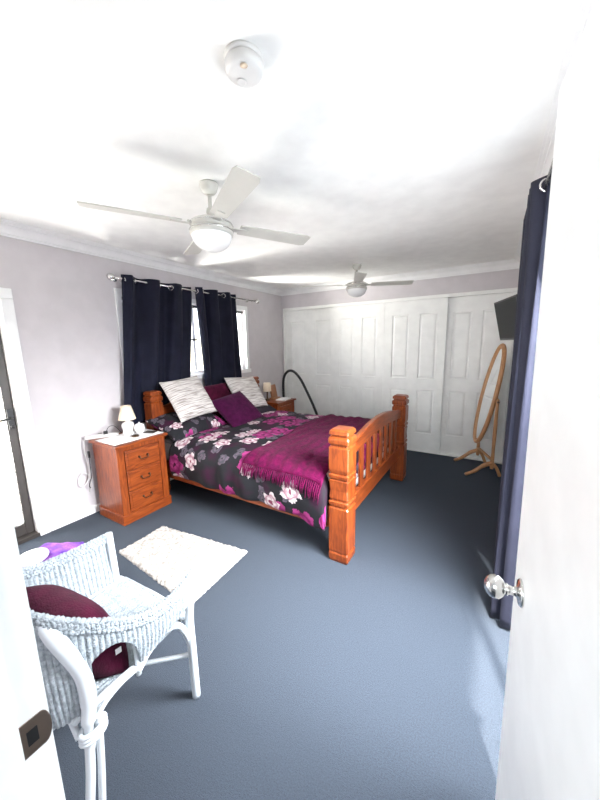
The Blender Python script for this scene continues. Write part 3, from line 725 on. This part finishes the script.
bm = nb(); p0 = TM@Vector((TL/2, -.055, 1.68)); tube(bm, [p0, (XR-.005, p0.y+.02, p0.z)], .014, 10); box(bm, XR-.014, XR-.001, p0.y-.04, p0.y+.08, 1.60, 1.76, bev=.003); obj('wall_bracket', bm, 'black', tv)

# ------------------------------------------------------------ cheval mirror
cm = thing('cheval_mirror', (3.10, 4.08, 0), 'oval pine cheval mirror standing by the wardrobe in the right corner', 'mirror')
MN = Vector((-.94, -.34, 0)).normalized(); MU = Vector((-MN.y, MN.x, 0)).normalized()
if MU.y > 0: MU = -MU
MC = Vector((3.070, 4.17, 0))
def mp_(u, n_, z): return MC+MU*u+MN*n_+Vector((0, 0, z))
for sd_ in (-1, 1):
    u = .225*sd_
    bm = nb(); tube(bm, [mp_(u, 0, z) for z in (.10, .13, .30, .55, .80, .88, .90)], [.016, .021, .016, .020, .015, .018, .006], 12); obj('post', bm, 'pale', cm)
    bm = nb()
    tube(bm, smooth_path([mp_(u, 0, .17), mp_(u, .09, .13), mp_(u, .18, .06), mp_(u, .27, .018)], 6), [.024]*7+[.021]*6+[.018]*5+[.013], 10, sq=.8)
    tube(bm, smooth_path([mp_(u, 0, .17), mp_(u, -.05, .11), mp_(u, -.09, .018)], 6), .018, 10, sq=.8); obj('foot', bm, 'pale', cm)
bm = nb(); tube(bm, [mp_(-.225, 0, .20), mp_(.225, 0, .20)], .016, 10); obj('stretcher', bm, 'pale', cm)
mc = mp_(0, .01, .905); mu = MU; mv = (Vector((0, 0, 1))-MN*.17).normalized(); mn = mu.cross(mv)
def el(a, k=1.0, off=0):
    return mc+mu*(.185*k*cos(a))+mv*(.565*k*sin(a))+mn*off
bm = nb(); tube(bm, [el(2*pi*k/64) for k in range(64)], .023, 10, closed=True); obj('mirror_frame', bm, 'pale', cm)
bm = nb()
for off in (.004, -.004):
    for k in range(64): bm.verts.new(el(2*pi*k/64, .93, off))
bm.verts.ensure_lookup_table()
bm.faces.new(bm.verts[:64]); bm.faces.new(bm.verts[64:128][::-1])
for k in range(64): bm.faces.new((bm.verts[k], bm.verts[(k+1) % 64], bm.verts[64+(k+1) % 64], bm.verts[64+k]))
bmesh.ops.recalc_face_normals(bm, faces=bm.faces)
obj('mirror_glass', bm, 'mirror', cm)
for sd_ in (-1, 1):
    bm = nb(); q = el(0 if sd_ > 0 else pi); tube(bm, [mp_(.225*sd_, 0, .86), q], .007, 8); w_ = mp_(.245*sd_, 0, .86); lathe(bm, [(0, -.014), (.012, -.008), (.014, 0), (.012, .008), (0, .014)], c=tuple(w_), n=12); obj('pivot_knob', bm, 'brass', cm)

# ------------------------------------------------------------ wicker armchair
ch = thing('wicker_armchair', (1.82, .47, 0), 'white wicker armchair with braided rim beside the doorway jamb', 'chair')
RIM = smooth_path([(2.092, .738, .606), (2.104, .66, .580), (2.11, .57, .578), (2.115, .48, .612), (2.112, .39, .672), (2.095, .30, .742), (2.05, .235, .80), (1.95, .208, .84), (1.82, .20, .855), (1.70, .208, .82), (1.60, .245, .745), (1.555, .31, .67), (1.54, .40, .625), (1.54, .50, .612), (1.545, .60, .610), (1.553, .690, .614)], 10)
def braid(path, rad, wid, turns, strands=3):
    bm = nb(); fr = frames(path); n = len(path); L_ = sum((b-a).length for a, b in zip(path, path[1:]))
    m = int(L_/.006)
    for s_ in range(strands):
        pts = []
        for i in range(m+1):
            f = i/m*(n-1); k = min(int(f), n-2); t = f-k; p = path[k].lerp(path[k+1], t)
            T, S, U = fr[k]
            up = Vector((0, 0, 1)); side = T.cross(up).normalized(); up2 = side.cross(T).normalized()
            ph = 2*pi*(i/m*turns+s_/strands)
            pts.append(p+up2*wid*sin(ph)+side*rad*1.0*sin(2*ph))
        tube(bm, pts, rad, 7)
    return bm
dense = RIM
up_ = [p+Vector((0, 0, .008)) for p in dense]; dn_ = [p+Vector((0, 0, -.014)) for p in dense]
obj('braided_rim', (lambda: braid(up_, .0070, .0075, 38))(), 'wicker', ch)
obj('braided_rim', (lambda: braid(dn_, .0070, .0075, 38))(), 'wicker', ch)
SEAT_Z = .392
# seat outline under the rim (pulled in)
def seat_of(p):
    q = Vector((1.823+(p.x-1.823)*.88, .47+(p.y-.47)*.97+.005, SEAT_Z)); return q
def interp(path, f):
    f = f*(len(path)-1); k = min(int(f), len(path)-2); return path[k].lerp(path[k+1], f-k)
def bottom_frac(p, f):
    # lower edge of the woven side, near side only
    if f < .30:
        y = p.y
        if y > .50: zb = .405+(y-.50)*.42 if y < .64 else .464+(y-.64)*.30
        elif y > .290:
            t = (y-.389)/.099; zb = .415+.175*sqrt(max(0, 1-t*t))
        else: zb = .40
        return zb
    return SEAT_Z
def side_pt(u, v):
    p = interp(RIM, u); s_ = seat_of(p); zb = bottom_frac(p, u)
    tb = (p.z-zb)/(p.z-SEAT_Z); t = v*tb
    q = p.lerp(s_, t); q.z = p.z+(SEAT_Z-p.z)*t
    # bulge outwards + woven relief
    o = (p-Vector((1.823, .47, p.z))).normalized()
    rib = .0028*sin(u*2*pi*88)
    return q+o*(.012*sin(pi*t)+rib*(.75+.25*sin(v*2*pi*14)))
bm = nb(); grid(bm, side_pt, 1100, 44); obj('woven_side', bm, 'wicker', ch, solid=.006)
# seat
def seatp(u, v):
    x = 1.60+.445*v; y0 = .262+.10*abs(v-.5)**2; y = y0+(.712-y0)*u
    return Vector((x, y, SEAT_Z+.004*sin(v*2*pi*26)-.010*sin(pi*u)+(.0015*sin(u*2*pi*30))))
bm = nb(); grid(bm, seatp, 60, 210); obj('woven_seat', bm, 'wicker', ch, solid=.010)
bm = nb(); tube(bm, smooth_path([(1.60, .715, .385), (1.82, .725, .385), (2.055, .715, .385)], 8), .012, 8); obj('seat_edge', bm, 'wicker', ch)
# legs (front near, front far, rear near (double cane), rear far)
def leg(pts, r=.017): 
    bm = nb(); tube(bm, smooth_path(pts, 8), r, 12); return obj('leg', bm, 'pole', ch)
leg([(2.090, .728, .585), (2.090, .714, .50), (2.086, .706, .40), (2.082, .710, .25), (2.067, .722, .0)])
leg([(1.556, .690, .63), (1.565, .69, .50), (1.572, .690, .40), (1.57, .70, .25), (1.56, .72, .0)])
leg([(2.066, .258, .772), (2.094, .284, .69), (2.092, .322, .56), (2.090, .330, .45), (2.090, .320, .365), (2.092, .305, .20), (2.095, .275, .0)], [.013, .0145, .016, .018, .020, .021]+[.022]*20+[.020]*6+[.0135]*17)
leg([(2.096, .346, .375), (2.102, .332, .20), (2.110, .308, .0)], .0105)
leg([(1.60, .26, .76), (1.575, .28, .60), (1.572, .30, .45), (1.565, .30, .33), (1.55, .27, .0)])
bm = nb()
for z in (.328, .341, .354): tube(bm, [(2.093+.022*cos(a), .329+.034*sin(a), z+.002*sin(a)) for a in [2*pi*k/18 for k in range(18)]], .0075, 6, closed=True)
obj('leg_binding', bm, 'pole', ch)
# rails and braces
bm = nb()
tube(bm, [(2.078, .325, .408), (2.078, .487, .402)], .014, 10)
tube(bm, smooth_path([(2.075, .725, .385), (1.82, .735, .378), (1.57, .71, .385)], 6), .010, 8)
tube(bm, [(1.572, .30, .39), (1.570, .69, .38)], .012, 8); tube(bm, [(2.07, .30, .39), (1.58, .30, .39)], .012, 8)
obj('seat_rail', bm, 'pole', ch)
def brace(pts, r=.0095):
    bm = nb(); tube(bm, smooth_path(pts, 8), r, 10); obj('brace', bm, 'pole', ch)
brace([(2.082, .487, .385), (2.083, .53, .425), (2.084, .60, .448), (2.084, .66, .415), (2.082, .700, .31), (2.080, .712, .20)], .012)
brace([(2.10, .338, .375), (2.092, .375, .395), (2.085, .43, .402), (2.080, .487, .398)], .008)
brace([(2.080, .318, .45), (2.083, .325, .53), (2.088, .360, .577), (2.09, .40, .588), (2.088, .45, .568), (2.085, .483, .51), (2.082, .488, .37)], .009)
brace([(2.08, .295, .34), (1.98, .30, .385), (1.83, .30, .40), (1.68, .30, .385), (1.57, .30, .34)], .009)
brace([(2.080, .708, .235), (1.82, .50, .215), (1.565, .305, .22)], .0085)
brace([(1.568, .702, .235), (1.82, .50, .232), (2.095, .300, .22)], .0085)
put_cushion('cushion', (1.845, .396, .512), (1, .06, .02), (0.02, -.31, .66), .42, .30, .18, 'maroon', 'maroon velvet cushion with a small white tag sitting in the wicker armchair', seed=11)
cu = bpy.context.scene.objects.get('cushion.003') or [o for o in bpy.data.objects if o.get('label', '').startswith('maroon velvet cushion')][0]
bm = nb(); box(bm, -.009, .009, -.001, .001, -.010, .010, mtx=Matrix.Translation((2.062, .442, .500))@Matrix.Rotation(radians(80), 4, 'Z'))
obj('fabric_tag', bm, 'cloth', cu)

# ------------------------------------------------------------ purple covered stool with a white round lid by the outside door
st = thing('pouffe', (.72, .70, 0), 'low pouffe under a purple knitted cover behind the wicker chair', 'pouffe')
bm = nb(); lathe(bm, [(0, 0), (.15, 0), (.16, .02), (.16, .13), (0, .13)], c=(.72, .70, 0)); obj('base', bm, 'black', st)
def pur(u, v):
    a = u*2*pi; r = v; R_ = .175+.018*sin(5*a)+.01*sin(9*a+1)
    if r < .75: rad = R_*r/.75; z = .19-.012*r
    else: t = (r-.75)/.25; rad = R_+.018*t; z = .181-.10*t-.02*t*sin(7*a)
    return Vector((.72+rad*cos(a), .70+rad*sin(a), z+.008*noise.noise(Vector((rad*cos(a)*25, rad*sin(a)*25, 0)))))
bm = nb(); grid(bm, pur, 72, 20); bmesh.ops.remove_doubles(bm, verts=bm.verts, dist=.0006); obj('knitted_cover', bm, 'purple', st, solid=.008)
bm = nb(); lathe(bm, [(0, 0), (.06, 0), (.080, .010), (.085, .022), (.080, .034), (.056, .042), (0, .044)], c=(.675, .640, .190)); tag(obj('round_cushion', bm, 'white'), 'white round padded cushion lying on the purple knitted cover', 'cushion')

for o in bpy.data.objects:
    if '_w' in o: del o['_w']
